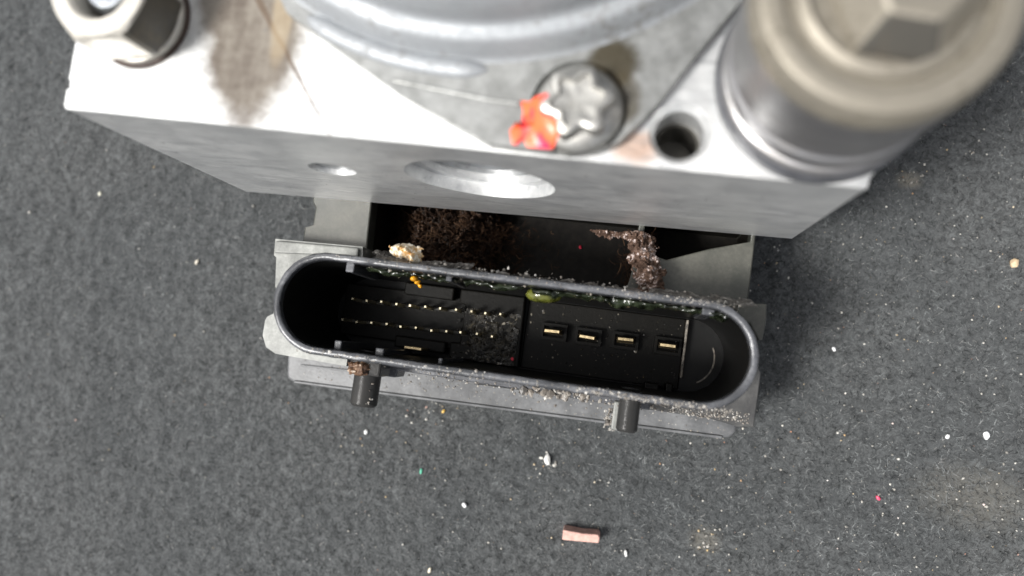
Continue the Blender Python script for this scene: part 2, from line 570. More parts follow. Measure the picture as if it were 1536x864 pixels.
# the mat runs on past the sculpted patch
fr = []
for x0, x1, y0, y1 in ((-900, 900, -900, -90), (-900, 900, 150, 900), (-900, -190, -90, 150), (125, 900, -90, 150)):
    fr.append(([(x0, y0, -0.6), (x1, y0, -0.6), (x1, y1, -0.6), (x0, y1, -0.6)], [(0, 1, 2, 3)]))
put('felt_border', mesh_of('felt_border', *join(*fr)), M['felt'], ground)

M['fibre'] = islands('felt_fibres', [(0.0, (0.006, 0.0064, 0.0066)), (0.5, (0.050, 0.0535, 0.0545)), (0.88, (0.138, 0.145, 0.145)), (0.99, (0.15, 0.152, 0.15)), (1.0, (0.26, 0.25, 0.24))], 0.9, 0.15)
nt = M['fibre'].node_tree
fb = nt.nodes['Principled BSDF']
src = fb.inputs['Base Color'].links[0].from_socket
fv = coords(nt, (1, 1, 0.2))
cl = math_n(nt, 'MULTIPLY', rng_map(nt, noise(nt, fv, 300, 5, 0.7, 0.8), 0.32, 0.66, 0.42, 1.6), rng_map(nt, noise(nt, fv, 24, 3, 0.55), 0.35, 0.65, 0.82, 1.3))
mul = N(nt, 'ShaderNodeMix', data_type='RGBA', blend_type='MULTIPLY')
mul.inputs[0].default_value = 1.0
nt.links.new(src, mul.inputs[6])
nt.links.new(cl, mul.inputs[7])
nt.links.new(mul.outputs[2], fb.inputs['Base Color'])
nf = 230000
st = np.stack([rng.uniform(-175, 95, nf), rng.uniform(-75, 105, nf), np.zeros(nf)], 1)
keep = ~((st[:, 0] > -70) & (st[:, 0] < 22) & (st[:, 1] > 25))
st = st[keep]
nf = len(st)
st[:, 2] = felt_h(st[:, 0], st[:, 1]) + rng.uniform(-0.15, 0.12, nf)
an = rng.uniform(0, 6.283, nf)
dr = np.stack([np.cos(an), np.sin(an), rng.uniform(0.0, 0.7, nf)], 1)
V, F = ribbons(st, dr, rng.uniform(0.4, 1.5, nf), rng.uniform(0.035, 0.09, nf), 0.35, 2)
tag(put('felt_fibres', mesh_np('felt_fibres', V, F), M['fibre'], kind='stuff'), 'matted dark grey fibres of the felt mat', 'fibres')

# ------------------------------------------------------------------ the hydraulic unit
unit = bpy.data.objects.new('brake_hydraulic_unit', None)
C.objects.link(unit)
unit.location = (-0.024, 0.045, 0)
WLOC[unit.name] = Vector(unit.location)
unit.empty_display_size = 0.02
tag(unit, 'brake hydraulic unit with silver aluminium block and open black connector on grey felt', 'brake unit')

# --- aluminium valve block
prof = [(-75.0, 23.0), (-74.6, 22.5), (-30, 22.5), (25.4, 22.5), (26.0, 23.2), (26.0, 118), (-75.0, 118)]
block_me = boolean('valve_block', loft([[(x + 2.0, y - 0.8 + (x + 75.0) * 0.025 if y < 100 else y, 22.0) for x, y in prof], [(x, y, 67.4) for x, y in prof]]), [
    ycyl(-22.3, 49.3, 11.0, 15, 24.6),
    ycyl(-22.3, 49.3, 9.3, 15, 27.5),
    ycyl(-45.2, 48.1, 3.6, 15, 23.9),
    prism(circle(4.3, 26.9, 2.9, 40), 55, 75),
    lathe(4.3, 26.9, [(2.9, 66.3), (3.7, 67.41), (3.7, 70)], 40),
    prism([(25.2, 20), (30, 20), (30, 25), (25.7, 24.1)], 62.5, 80),
    prism([(-76, 24.8), (-74.6, 25.3), (-74.8, 26.4), (-76, 27.2)], 64.5, 80),
])
block = put('valve_block', block_me, M['block'], unit, bevel=0.45)
put('port_plug', smooth_by_angle(mesh_of('port_plug', *(lambda g: ([(x, z, y) for x, y, z in g[0]], g[1]))(
    lathe(-22.3, 49.3, [(9.15, 30), (9.15, 26.2), (8.6, 25.7), (6.0, 25.9), (5.2, 26.6)], 56)))), M['plug'], block)
put('hole_thread', smooth_by_angle(mesh_of('hole_thread', *lathe(4.3, 26.9, [(2.88, 54), (2.88, 61.5), (2.5, 61.7), (2.5, 55.2), (0.3, 55.2)], 40, False, True)), 30), M['darkmetal'], block)  # dark sleeve and floor paint the shade down the aluminium hole
put('ball_plug', smooth_by_angle(mesh_of('ball_plug', *(lambda g: ([(x, z, y) for x, y, z in g[0]], g[1]))(
    lathe(-45.2, 48.1, [(3.45, 26), (3.45, 23.2), (3.0, 22.95), (2.2, 23.0)], 40)))), M['plug'], block)

# --- pump motor: stamped flange, can, bolt
MX, MY, MR = -22.5, 74.5, 41.0
fl = []
fl_out = [(-47.5, 40.2), (-45.2, 36.8), (-37.5, 32.4), (-28.3, 27.2), (-17.5, 21.9 + 0.9), (-14.5, 22.75), (-8.0, 22.65), (-5.0, 23.2), (-2.6, 24.4), (0.8, 28.6), (4.6, 35.0), (9.2, 42.2), (16.5, 54), (18.5, 74), (14, 92), (0, 108), (-22, 115), (-45, 108), (-60, 92), (-63.5, 72), (-58, 54)]
motor_me = smooth_by_angle(mesh_of('motor_can', *lathe(MX, MY, [
    (MR + 1.6, 69.3), (MR + 1.0, 69.6), (MR + 0.5, 70.3), (MR - 0.1, 72.2), (MR - 0.8, 72.8), (MR - 1.6, 72.9), (MR - 2.1, 73.3), (MR - 2.4, 74.2),
    (MR - 2.5, 76.2), (MR - 3.1, 76.9), (MR - 3.5, 78.2), (MR - 3.8, 100), (MR - 4.2, 124), (MR - 8, 129), (MR - 30, 130)], 160)), 40)
motor = put('motor', motor_me, M['steel'], unit)
flange = put('motor_flange', boolean('motor_flange', prism(fl_out, 67.404, 69.5), [prism(circle(-7.6, 28.0, 5.7, 48), 68.5, 75)]), M['flange'], motor, bevel=0.35)
# raised rib that ends short of the bolt
ribp = []
for k in range(25):
    a = math.radians(-118 + k * (33 / 24))
    ribp.append((MX + (MR + 1.9) * math.cos(a), MY + (MR + 1.9) * math.sin(a)))
rv, rf = [], []
for k, (x, y) in enumerate(ribp):
    t = math.sqrt(min(1, min(k, 24 - k) / 3))
    for j in range(7):
        b = math.pi * j / 6
        d = Vector((x - MX, y - MY)).normalized()
        rr = 1.2 * t + 0.05
        rv.append((x + d.x * rr * math.cos(b), y + d.y * rr * math.cos(b), 69.45 + 0.8 * t * math.sin(b)))
for k in range(24):
    for j in range(6):
        rf.append((k * 7 + j, k * 7 + j + 1, (k + 1) * 7 + j + 1, (k + 1) * 7 + j))
put('flange_bead', mesh_of('flange_bead', rv, rf, True), M['steel'], motor)
# low pressed crease left of the bolt
put('flange_crease', mesh_of('flange_crease', *prism([(-30.5, 29.55), (-30.2, 29.2), (-18.5, 27.9), (-14.6, 27.7), (-14.4, 28.2), (-18.4, 28.4)], 69.3, 69.75)), M['flange'], motor, bevel=0.15)
# star-headed bolt
star = []
for i in range(72):
    a = 2 * math.pi * i / 72
    star.append((3.75 + 0.62 * math.cos(6 * a), a + 0.25))
rings = []
for s, z in ((1.0, 69.6), (1.0, 72.4), (0.93, 73.0), (0.80, 73.2), (0.72, 73.2), (0.66, 72.6), (0.2, 72.45)):
    rings.append([(-7.6 + r * s * math.cos(a), 27.8 + r * s * math.sin(a), z) for r, a in star])
bolt = put('bolt', smooth_by_angle(mesh_of('bolt', *loft(rings)), 40), M['bolt'], motor)
put('bolt_washer', smooth_by_angle(mesh_of('bolt_washer', *lathe(-7.6, 27.8, [(5.15, 68.5), (5.25, 69.6), (4.9, 70.3), (4.2, 70.9), (3.5, 71.2)], 56)), 40), M['bolt'], bolt)
# red paint mark: an uneven daub over flange and washer
pp = [(-15.3, 24.7), (-14.7, 25.7), (-14.2, 25.2), (-14.0, 26.8), (-14.5, 28.0), (-13.4, 27.9), (-12.6, 28.4), (-11.3, 28.6), (-10.4, 27.9), (-9.7, 26.6), (-9.5, 25.3), (-9.3, 24.4), (-9.8, 23.2), (-10.1, 22.3), (-11.0, 22.1), (-12.2, 22.3), (-13.0, 22.7), (-13.4, 23.7), (-13.7, 24.2), (-14.2, 23.2), (-14.8, 23.3)]
pc = (-11.9, 25.4)
pp = [(x, max(22.85, pc[1] + (y - pc[1]) * 1.12)) for x, y in pp]
def paint_z(x, y):
    d = math.hypot(x + 7.6, y - 27.8)
    return float(np.interp(d, [3.5, 4.3, 5.0, 5.6, 6.2], [71.35, 71.1, 70.5, 69.75, 69.5]))
pr = []
for s, dz in ((1.0, -0.15), (0.99, 0.06), (0.92, 0.12), (0.7, 0.15), (0.45, 0.18), (0.2, 0.16)):
    pr.append([(pc[0] + (x - pc[0]) * s, pc[1] + (y - pc[1]) * s, paint_z(pc[0] + (x - pc[0]) * s, pc[1] + (y - pc[1]) * s) + dz) for x, y in pp])
put('paint_mark', mesh_of('paint_mark', *loft(pr), True), M['paint'], motor)

# --- hex pipe nut at the back left of the block
hx, hy = -66.1, 35.4
def hexring(r, z, rot=-50, n=60, rnd=0.0):
    out = []
    for i in range(n):
        a = 2 * math.pi * i / n
        k = ((math.degrees(a) - rot) % 60) - 30
        h = r * math.cos(math.radians(30)) / math.cos(math.radians(k))
        h = h * (1 - rnd) + r * 0.93 * rnd
        out.append((hx + h * math.cos(a), hy + h * math.sin(a), z))
    return out
rings = [hexring(6.6, 67.41, rnd=1), hexring(6.6, 68.3, rnd=1), hexring(6.3, 68.5, rnd=0.8), hexring(7.1, 69.6, rnd=0.0), hexring(7.1, 74.9, rnd=0.0), hexring(6.9, 75.6, rnd=0.45), hexring(6.55, 76.0, rnd=0.9),
         hexring(4.4, 76.1, rnd=1.0), hexring(3.9, 75.6, rnd=1.0), hexring(3.6, 73.5, rnd=1), hexring(3.5, 70.0, rnd=1)]
nut_me = smooth_by_angle(mesh_of('pipe_nut', *loft(rings)), 25)
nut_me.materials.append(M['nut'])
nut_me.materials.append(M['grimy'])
for p in nut_me.polygons:                      # shade on the right-hand flats is put in as a darker steel
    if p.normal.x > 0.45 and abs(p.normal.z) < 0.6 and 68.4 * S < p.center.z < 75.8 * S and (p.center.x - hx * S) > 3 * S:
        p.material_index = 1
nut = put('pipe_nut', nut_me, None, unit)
put('nut_stud', smooth_by_angle(mesh_of('nut_stud', *lathe(hx + 0.2, hy + 0.5, [(2.9, 70.1), (2.9, 74.2), (2.5, 74.9), (1.2, 75.1)], 40)), 40), M['stud'], nut)
put('nut_seal_ring', smooth_by_angle(mesh_of('nut_seal_ring', *lathe(hx + 0.1, hy, [(6.70, 67.41), (6.76, 67.5), (6.6, 67.6)], 64)), 40), M['gasket'], nut)

# --- big turned plug at the back right
cx, cy, cr = 19.3, 34.3, 11.45
fit = put('threaded_plug', smooth_by_angle(mesh_of('threaded_plug', *lathe(cx, cy, [
    (cr - 0.3, 66.0), (cr + 0.1, 67.6), (cr + 0.15, 70.4), (cr - 0.15, 70.9), (cr - 0.75, 71.2), (cr - 0.75, 72.2), (cr - 0.1, 72.6), (cr + 0.05, 73.4),
    (cr - 0.05, 75.0), (cr - 0.45, 75.4), (cr - 0.45, 78.6), (cr - 0.1, 79.0), (cr, 80.0), (cr, 86.6)], 96, True, False)), 30), M['fitting'], unit)
put('plug_seal', smooth_by_angle(mesh_of('plug_seal', *lathe(cx, cy, [(cr - 1, 67.2), (cr + 0.45, 67.45), (cr + 0.5, 69.6), (cr + 0.2, 70.2), (cr - 1, 70.3)], 96, False, False)), 40), M['seal'], fit)
capring = [(cr, 86.6), (cr - 0.1, 88.6), (cr - 0.6, 89.5), (cr - 1.4, 89.8), (9.0, 89.7), (8.6, 88.9), (8.1, 88.9), (7.7, 89.6), (6.9, 89.9)]
hexs = []
for r, z in capring:
    hexs.append([(x, y, z) for x, y in circle(cx, cy, r, 96)])
def hexin(r, z):
    out = []
    for i in range(96):
        a = 2 * math.pi * i / 96
        k = ((math.degrees(a) - 20) % 60) - 30
        h = 0.5 * r * math.cos(math.radians(30)) / math.cos(math.radians(k)) + 0.47 * r
        out.append((cx + h * math.cos(a), cy + h * math.sin(a), z))
    return out
hexs += [[(x, y, 88.7) for x, y in circle(cx, cy, 6.6, 96)], [(x, y, 88.5) for x, y in circle(cx, cy, 3.0, 96)]]
put('plug_cap', smooth_by_angle(mesh_of('plug_cap', *loft(hexs, False, True)), 30), M['cap'], fit)
boss_me = mesh_of('hex_boss', *loft([[(cx + 1.7 + r * math.cos(math.radians(60 * i - 66)), cy - 0.1 + r * math.sin(math.radians(60 * i - 66)), z) for i in range(6)] for r, z in ((6.8, 88.4), (6.7, 89.2), (4.3, 92.4), (3.9, 92.6))]))
boss_me.materials.append(M['cap'])
boss_me.materials.append(M['grimy2'])
for p in boss_me.polygons:  # flats facing the front get the darker grey
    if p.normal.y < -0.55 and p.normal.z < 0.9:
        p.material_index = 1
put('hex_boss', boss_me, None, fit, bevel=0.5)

# --- control unit under the block, with the pocket between block and connector
hou_poly = [(-59.2, 21.2), (-58.4, 20.2), (-58.4, 16.8), (-59.9, 16.2), (-59.9, 9.5), (21.4, 9.5), (21.4, 112), (-59.2, 112)]
pock = [(-47.2, 10.9), (0.2, 10.9), (0.9, 13.4), (1.4, 17), (1.2, 20.5), (1.6, 26), (-47.9, 26)]
tri = [(2.6, 26), (2.4, 20.4), (4.5, 18.6), (6.9, 18.1), (14.0, 20.9), (20.6, 22.9), (20.6, 26)]
hou_me = boolean('control_housing', prism(hou_poly, 2.0, 21.99), [prism(pock, 4.0, 40), prism(tri, 6.0, 40)])
housing = put('control_housing', hou_me, M['housing'], unit, bevel=0.25)
def inset(pl, d):
    mx, my = sum(p[0] for p in pl) / len(pl), sum(p[1] for p in pl) / len(pl)
    return [(x - d * math.copysign(1, x - mx), y - d * math.copysign(1, y - my)) for x, y in pl]
M['oily'] = plain('oily_black_plastic', (0.006, 0.0050, 0.0038), 0.6, 0, 0.5, 700)  # near black, standing in for the shade deep in the pockets
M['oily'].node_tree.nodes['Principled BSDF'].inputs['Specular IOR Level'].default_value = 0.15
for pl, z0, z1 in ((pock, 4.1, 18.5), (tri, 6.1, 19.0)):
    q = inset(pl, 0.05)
    put('pocket_liner', mesh_of('pocket_liner', *loft([[(x, y, z1) for x, y in q], [(x, y, z0) for x, y in q]], False, True)), M['oily'], housing)  # added sheet whose dark colour imitates shade in the pocket
# base cover plate
plate_poly = [(-65.0, 17.0), (-64.6, -8.4), (-64.2, -12.2), (-63.8, -13.1), (-62.5, -13.6), (-51.3, -13.4), (-16.4, -12.7), (6.2, -12.3), (21.6, -12.0), (23.0, -11.6), (23.8, -10.4), (23.6, 8), (23.2, 9.45), (-59.95, 9.45), (-59.95, 17.0)]
cover = put('cover_plate', mesh_of('cover_plate', *prism(plate_poly, 1.0, 10.0)), M['plate'], housing, bevel=0.45)
put('cover_lip', mesh_of('cover_lip', *join(
    prism([(-62.3, -13.75), (-62.3, -13.2), (-51.3, -13.0), (-16.4, -12.3), (21.4, -11.6), (21.4, -12.15), (-16.4, -12.85), (-51.3, -13.55)], 8.6, 10.45),
)), M['plate'], housing, bevel=0.18)
for pl, zt in (([(-61.5, -9.9), (-48.5, -9.4), (-48.5, -9.75), (-61.5, -10.25)], 10.35), ([(-26, -8.7), (-5, -8.4), (-5, -8.75), (-26, -9.1)], 10.5)):
    put('cover_rib', mesh_of('cover_rib', *prism(pl, 9.9, zt)), M['plate'], housing, bevel=0.1)

# --- connector shroud: a long rounded tube open to the top
SX0, SX1, SY = -47.0, 12.8, 2.2
def stad(r, z, n=28, bow=0.0):
    pts = stad0(r, z, n)
    if 39 < z < 41:
        pts = [(x + random.gauss(0, 0.02), y + random.gauss(0, 0.035), zz + random.gauss(0, 0.03)) for x, y, zz in pts]
    return pts
def stad0(r, z, n=28):
    out = []
    for i in range(n + 1):
        a = -math.pi / 2 + math.pi * i / n
        out.append((SX1 + r * math.cos(a), SY + r * math.sin(a), z))
    for k in range(1, 60):
        out.append((SX1 + (SX0 - SX1) * k / 60, SY + r, z))
    for i in range(n + 1):
        a = math.pi / 2 + math.pi * i / n
        out.append((SX0 + r * math.cos(a), SY + r * math.sin(a), z))
    for k in range(1, 60):
        out.append((SX0 + (SX1 - SX0) * k / 60, SY - r, z))
    return out
rings = [stad(8.5, 11.0), stad(8.3, 38.6), stad(8.28, 39.4), stad(8.12, 39.85), stad(7.85, 40.0), stad(7.4, 40.0), stad(7.15, 39.85), stad(7.02, 39.4), stad(6.98, 38.8)]
shroud = put('connector_shroud', smooth_by_angle(mesh_of('connector_shroud', *loft(rings, False, False)), 42), M['shroud'], unit)
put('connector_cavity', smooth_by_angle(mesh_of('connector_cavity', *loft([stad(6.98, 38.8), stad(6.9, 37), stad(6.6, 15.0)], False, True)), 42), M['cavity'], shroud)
hole = loft([stad(7.6, 0), stad(7.6, 60)])
# wing and flange steps round the shroud
def arc_pts(cx, cy, r, a0, a1, n):
    return [(cx + r * math.cos(math.radians(a0 + (a1 - a0) * i / n)), cy + r * math.sin(math.radians(a0 + (a1 - a0) * i / n))) for i in range(n + 1)]
wing_poly = [(-62.8, 12.9), (-62.6, 9.9), (-62.1, 9.6), (-61.4, 4.3), (-60.9, 4.0), (-60.7, 1.6), (-60.9, -0.5), (-62.0, -1.2), (-62.3, -1.9), (-62.3, -4.6), (-61.3, -6.6), (-59.4, -7.5), (-56.8, -7.6), (-46, -7.9), (-46, 0), (-46, 11.0), (-46.3, 13.4)]
put('wing', boolean('wing', prism(wing_poly, 20.5, 27.0), [hole]), M['wing'], shroud, bevel=0.4)
put('wing_step', mesh_of('wing_step', *prism([(-62.4, 12.5), (-62.3, 10.3), (-55.0, 10.9), (-46.6, 11.4), (-46.7, 13.0)], 26.9, 27.9)), M['wing'], shroud, bevel=0.3)
put('front_flange', mesh_of('front_flange', *prism([(-57, -7.2), (-57, -6), (7, -5.8), (7, -8.0), (2, -8.05), (-8.0, -7.8), (-8.2, -7.3), (-11.8, -7.3), (-12.0, -7.75), (-37.4, -7.5), (-37.6, -8.8), (-44.2, -8.9), (-44.4, -7.5)], 19.0, 24.4)), M['shroud'], shroud, bevel=0.3)
put('corner_ledge', boolean('corner_ledge', prism([(4.6, -8.2), (17.6, -8.2), (22.2, -8.9), (25.0, -8.6), (25.1, -5.4), (25.2, 0.8), (23.5, 3.0), (20, 3), (4.6, -4)], 13.0, 20.0), [hole]), M['ledge'], shroud, bevel=0.5)
put('corner_tab', mesh_of('corner_tab', *prism([(19.2, 12.1), (20.2, 11.9), (23.8, 12.2), (24.0, 9.2), (23.7, 6.0), (23.1, 6.0), (21.3, 8.6), (19.0, 9.6)], 22.1, 26.0)), M['housing'], shroud, bevel=0.3)
put('back_flange', boolean('back_flange', prism([(1.0, 9.8), (1.0, 11.6), (9, 12.0), (17.2, 11.4), (20.5, 9.4), (19.5, 7), (8, 8)], 22.1, 25.2), [hole]), M['housing'], shroud, bevel=0.3)

# pivot pegs that stick out of the front wall
def peg(cx, cz, r, y0, y1):
    g = lathe(cx, cz, [(r, -y0), (r, -y1 - 0.4), (r - 0.35, -y1), (r * 0.5, -y1 - 0.1)], 36)
    return [(x, -z, y) for x, y, z in g[0]], g[1]
for x, r, y1 in ((-40.7, 2.3, -13.9), (3.4, 1.75, -11.6)):
    o = put('pivot_peg', smooth_by_angle(mesh_of('pivot_peg', *peg(x, 30.5, r, -4.5, y1)), 40), M['peg'], shroud)
    if x < 0: put('peg_collar', mesh_of('peg_collar', *boxg(x - r - 0.3, x + r + 0.5, -8.6, -5.4, 27.3, 33.0)), M['peg'], o, bevel=0.35)
o = put('peg_key', mesh_of('peg_key', *boxg(0.9, 2.1, -11.7, -7, 27.0, 30.0)), M['wing'], shroud, bevel=0.3)

# inside: floor blocks, ribs, pins, blades
def inside(name, geo, bevel=0.2, mat='inner'):
    return put(name, mesh_of(name, *geo), M[mat], shroud, bevel=bevel)
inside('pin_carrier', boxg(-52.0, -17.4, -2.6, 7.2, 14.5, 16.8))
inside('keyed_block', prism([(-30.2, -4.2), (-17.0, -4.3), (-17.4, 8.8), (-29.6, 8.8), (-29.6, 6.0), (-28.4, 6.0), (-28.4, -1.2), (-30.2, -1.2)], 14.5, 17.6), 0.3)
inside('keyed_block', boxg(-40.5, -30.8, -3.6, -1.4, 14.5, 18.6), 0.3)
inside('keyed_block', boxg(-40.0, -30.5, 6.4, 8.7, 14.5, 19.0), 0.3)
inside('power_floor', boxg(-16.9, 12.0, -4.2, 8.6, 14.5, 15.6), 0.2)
M['rail'] = plain('worn_rail_plastic', (0.030, 0.027, 0.020), 0.4, 0, 0.9, 500)
M['scuff'] = plain('scuffed_plastic', (0.13, 0.115, 0.095), 0.5, 0, 0.8, 1500)
inside('floor_step', boxg(12.0, 12.4, -2.0, 8.4, 14.5, 17.0), 0.1, 'scuff')
inside('floor_arc', loft([[(SX1 + r * math.cos(a), SY - 0.3 + r * math.sin(a), z) for r, z in ((5.1, 14.9), (5.1, 15.35), (4.85, 15.35), (4.85, 14.9))] for a in [math.radians(-62 + i * 4) for i in range(23)]]), 0.0, 'scuff')
for x, y, w, d, z1 in ((-43.6, 8.9, 1.4, 1.1, 38.9), (-27.4, 9.0, 1.0, 0.6, 38.0), (13.2, 9.0, 1.9, 0.8, 38.0)):
    inside('wall_rib', boxg(x - w / 2, x + w / 2, y - d, y + 0.5, 26.0, z1), 0.2, 'shroud')
for x, w, d in ((-44.2, 1.2, 1.2), (-37.1, 1.4, 0.9), (-27.0, 0.7, 0.7), (7.0, 2.4, 1.0), (10.0, 1.2, 1.4)):
    inside('wall_rib', boxg(x - w / 2, x + w / 2, -5.2, -4.55 + d, 20.0 if x < 0 else 16, 37.5 if x < 0 else 22), 0.2, 'shroud' if x < 0 else 'inner')
put('contact_strip', mesh_of('contact_strip', *boxg(-37.0, -33.8, -3.5, -3.0, 15, 24.0)), M['blade'], shroud, bevel=0.1)

pin_v, pin_f = loft([[(sx * w, sy * w, z) for sx, sy in ((-1, -1), (1, -1), (1, 1), (-1, 1))] for w, z in ((0.34, 0), (0.34, 4.4), (0.24, 5.1), (0.17, 5.2))])
pin_me = mesh_of('pin', pin_v, pin_f)
socket_me = mesh_of('pin_foot', *boxg(-0.55, 0.55, -0.5, 0.5, 0, 0.5))
for row, (x0, dx, y0, y1) in enumerate(((-48.7, 2.78, 4.0, 4.85), (-50.1, 2.81, 0.1, 0.8))):
    for i in range(11):
        x, y = x0 + dx * i, y0 + (y1 - y0) * i / 10
        p = put('pin', pin_me, M['pin'], shroud, (x + random.uniform(-.06, .06), y + random.uniform(-.08, .08), 16.3 + random.uniform(-.25, .25)))
        p.rotation_euler = (random.uniform(-.03, .03), random.uniform(-.03, .03), random.uniform(-.2, .2))
for y0, y1, x0 in ((4.0, 4.85, -49.5), (0.1, 0.8, -51.0)):
    inside('pin_rail', prism([(x0, y0 - 0.22), (x0 + 28.5, y1 - 0.22), (x0 + 28.5, y1 + 0.22), (x0, y0 + 0.22)], 16.7, 17.15), 0.0, 'rail')
blade_me = mesh_of('blade_terminal', *loft([[(sx * w, sy * d, z) for sx, sy in ((-1, -1), (1, -1), (1, 1), (-1, 1))] for w, d, z in ((1.5, 0.42, 0), (1.5, 0.42, 4.6), (1.3, 0.22, 5.2))]))
well_me = boolean('blade_well', boxg(-2.4, 2.4, -1.5, 1.5, 0, 1.7), [boxg(-1.9, 1.9, -1.0, 1.0, -1, 3)])
for x, y in ((-11.4, 3.1), (-5.1, 3.05), (1.6, 3.2), (9.2, 3.3)):
    bt = put('blade_terminal', blade_me, M['blade'], shroud, (x, y, 14.9 + U(-0.3, 0.3)))
    bt.rotation_euler = (U(-0.05, 0.05), U(-0.04, 0.04), U(-0.05, 0.05))
    put('blade_well', well_me, M['inner'], shroud, (x, y, 15.5))

# sealant that has run over the back wall
def lump_strip(x0, x1, yfun, hfun, zfun, n=150, m=14):
    rings = []
    for i in range(n + 1):
        x = x0 + (x1 - x0) * i / n
        t = min(1, min(i, n - i) / 3)
        ring = []
        for j in range(m):
            a = 2 * math.pi * j / m
            k = 0.55 + 0.9 * float(vnoise(np.array([x * 1.0 + 500]), np.array([a * 1.3 + 50 + x0]), 0.9, 9)[0])
            w, h = (yfun(x) * t + 0.02) * k, (hfun(x) * t + 0.02) * k
            ring.append((x, 9.25 - w * (0.5 + 0.5 * math.cos(a)), zfun(x) + h * math.sin(a)))
        rings.append(ring)
    return loft(rings)
def wob(x, s, p):
    return 0.5 + 0.5 * (0.6 * math.sin(x * s + p) + 0.4 * math.sin(x * s * 2.7 + p * 2.1))
goo = put('sealant', mesh_of('sealant', *lump_strip(-14.5, 17.3, lambda x: 0.6 + 0.7 * wob(x, 0.45, 1), lambda x: 1.5 + 0.7 * wob(x, 0.5, 2), lambda x: 36.0), True), M['goo'], shroud)
put('sealant', mesh_of('sealant', *lump_strip(-42, -26.0, lambda x: 0.5 + 0.5 * wob(x, 0.7, 3), lambda x: 1.0 + 0.8 * wob(x, 0.9, 1), lambda x: 35.2, 90), True), M['goo'], shroud)
put('sealant', mesh_of('sealant', *lump_strip(-25.5, -15.2, lambda x: 0.5 + 0.6 * wob(x, 0.9, 0), lambda x: 1.1, lambda x: 36.0, 60), True), M['goo'], shroud)
V, F = rocks([(0, 0, 0)], [1.0], 1.0, 4, 0.03)
V = [(-12.2 + x * 2.9 * (1 - 0.15 * z), 8.35 + y * 1.45 - 0.12 * abs(x), 36.0 + z * 1.5) for x, y, z in V]
put('sealant_drip', mesh_of('sealant_drip', V, F, True), M['goo2'], shroud)
V, F = rocks([(-33.3, 7.9, 34.6), (-33.1, 7.4, 33.6), (-33.7, 8.3, 35.6)], [0.55, 0.5, 0.6], 1.4, 2, 0.12)
put('resin_drip', mesh_of('resin_drip', V, F, True), M['amber'], shroud)

# ------------------------------------------------------------------ grime
M['crumb'] = islands('pale_grime', [(0.0, (0.05, 0.045, 0.04)), (0.3, (0.16, 0.14, 0.12)), (0.75, (0.27, 0.25, 0.22)), (0.95, (0.36, 0.345, 0.32)), (1.0, (0.5, 0.48, 0.45))], 0.45, 0.6)
M['rustcrumb'] = islands('rust_grime', [(0.0, (0.030, 0.017, 0.010)), (0.4, (0.085, 0.045, 0.025)), (0.75, (0.16, 0.085, 0.045)), (0.95, (0.30, 0.18, 0.11)), (1.0, (0.45, 0.30, 0.22))], 0.85, 0.2)
M['crust'] = islands('pink_white_crust', [(0.0, (0.12, 0.07, 0.055)), (0.35, (0.26, 0.17, 0.14)), (0.7, (0.48, 0.39, 0.36)), (1.0, (0.78, 0.72, 0.70))], 0.6, 0.5)
M['cream'] = islands('cream_yellow_crust', [(0.0, (0.62, 0.55, 0.42)), (0.5, (0.75, 0.66, 0.48)), (0.8, (0.72, 0.42, 0.10)), (1.0, (0.5, 0.28, 0.06))], 0.5, 0.5)
M['wet'] = islands('wet_grit', [(0.0, (0.012, 0.011, 0.010)), (0.6, (0.05, 0.045, 0.035)), (1.0, (0.30, 0.27, 0.22))], 0.12, 0.8)

def scatter(n, f):
    return [f() for _ in range(n)]
U = random.uniform
G = random.gauss
def stuff(name, mat, cen, size, parent, flat=0.7, sub=1):
    V, F = rocks(cen, size, flat, sub)
    return put(name, mesh_of(name, V, F), M[mat], parent, kind='stuff')
# crumbs along rim, flange and plate, thicker to the right
cen, size = [], []
for _ in range(260):
    x = U(-46, 14) if U(0, 1) < 0.5 else U(0, 18)
    cen.append((x, SY + G(7.75, 0.25), 40.0)); size.append(abs(G(0, 0.06)) + 0.04)
for _ in range(450):
    x = U(-50, 14) if U(0, 1) < 0.5 else U(-5, 18)
    cen.append((x, SY - abs(G(7.7, 0.25)), 39.95)); size.append(abs(G(0, 0.09)) + 0.05)
for _ in range(650):
    x = U(-36, 24) if U(0, 1) < 0.4 else U(4, 24)
    cen.append((x, U(-8.2, -6.4), 24.4 if x < 6 else 20.05)); size.append(abs(G(0, 0.10)) + 0.05)
for _ in range(420):
    cen.append((U(-62, 22), U(-12.2, -8), 10.0)); size.append(abs(G(0, 0.08)) + 0.05)
for _ in range(60):
    cen.append((G(-9.0, 3.5), G(-7.6, 0.4), 24.4)); size.append(abs(G(0, 0.35)) + 0.15)
for _ in range(60):
    cen.append((G(0.6, 0.7), U(-12, -7.5), U(27, 30))); size.append(abs(G(0, 0.16)) + 0.1)
stuff('rim_grime', 'crumb', cen, size, shroud)
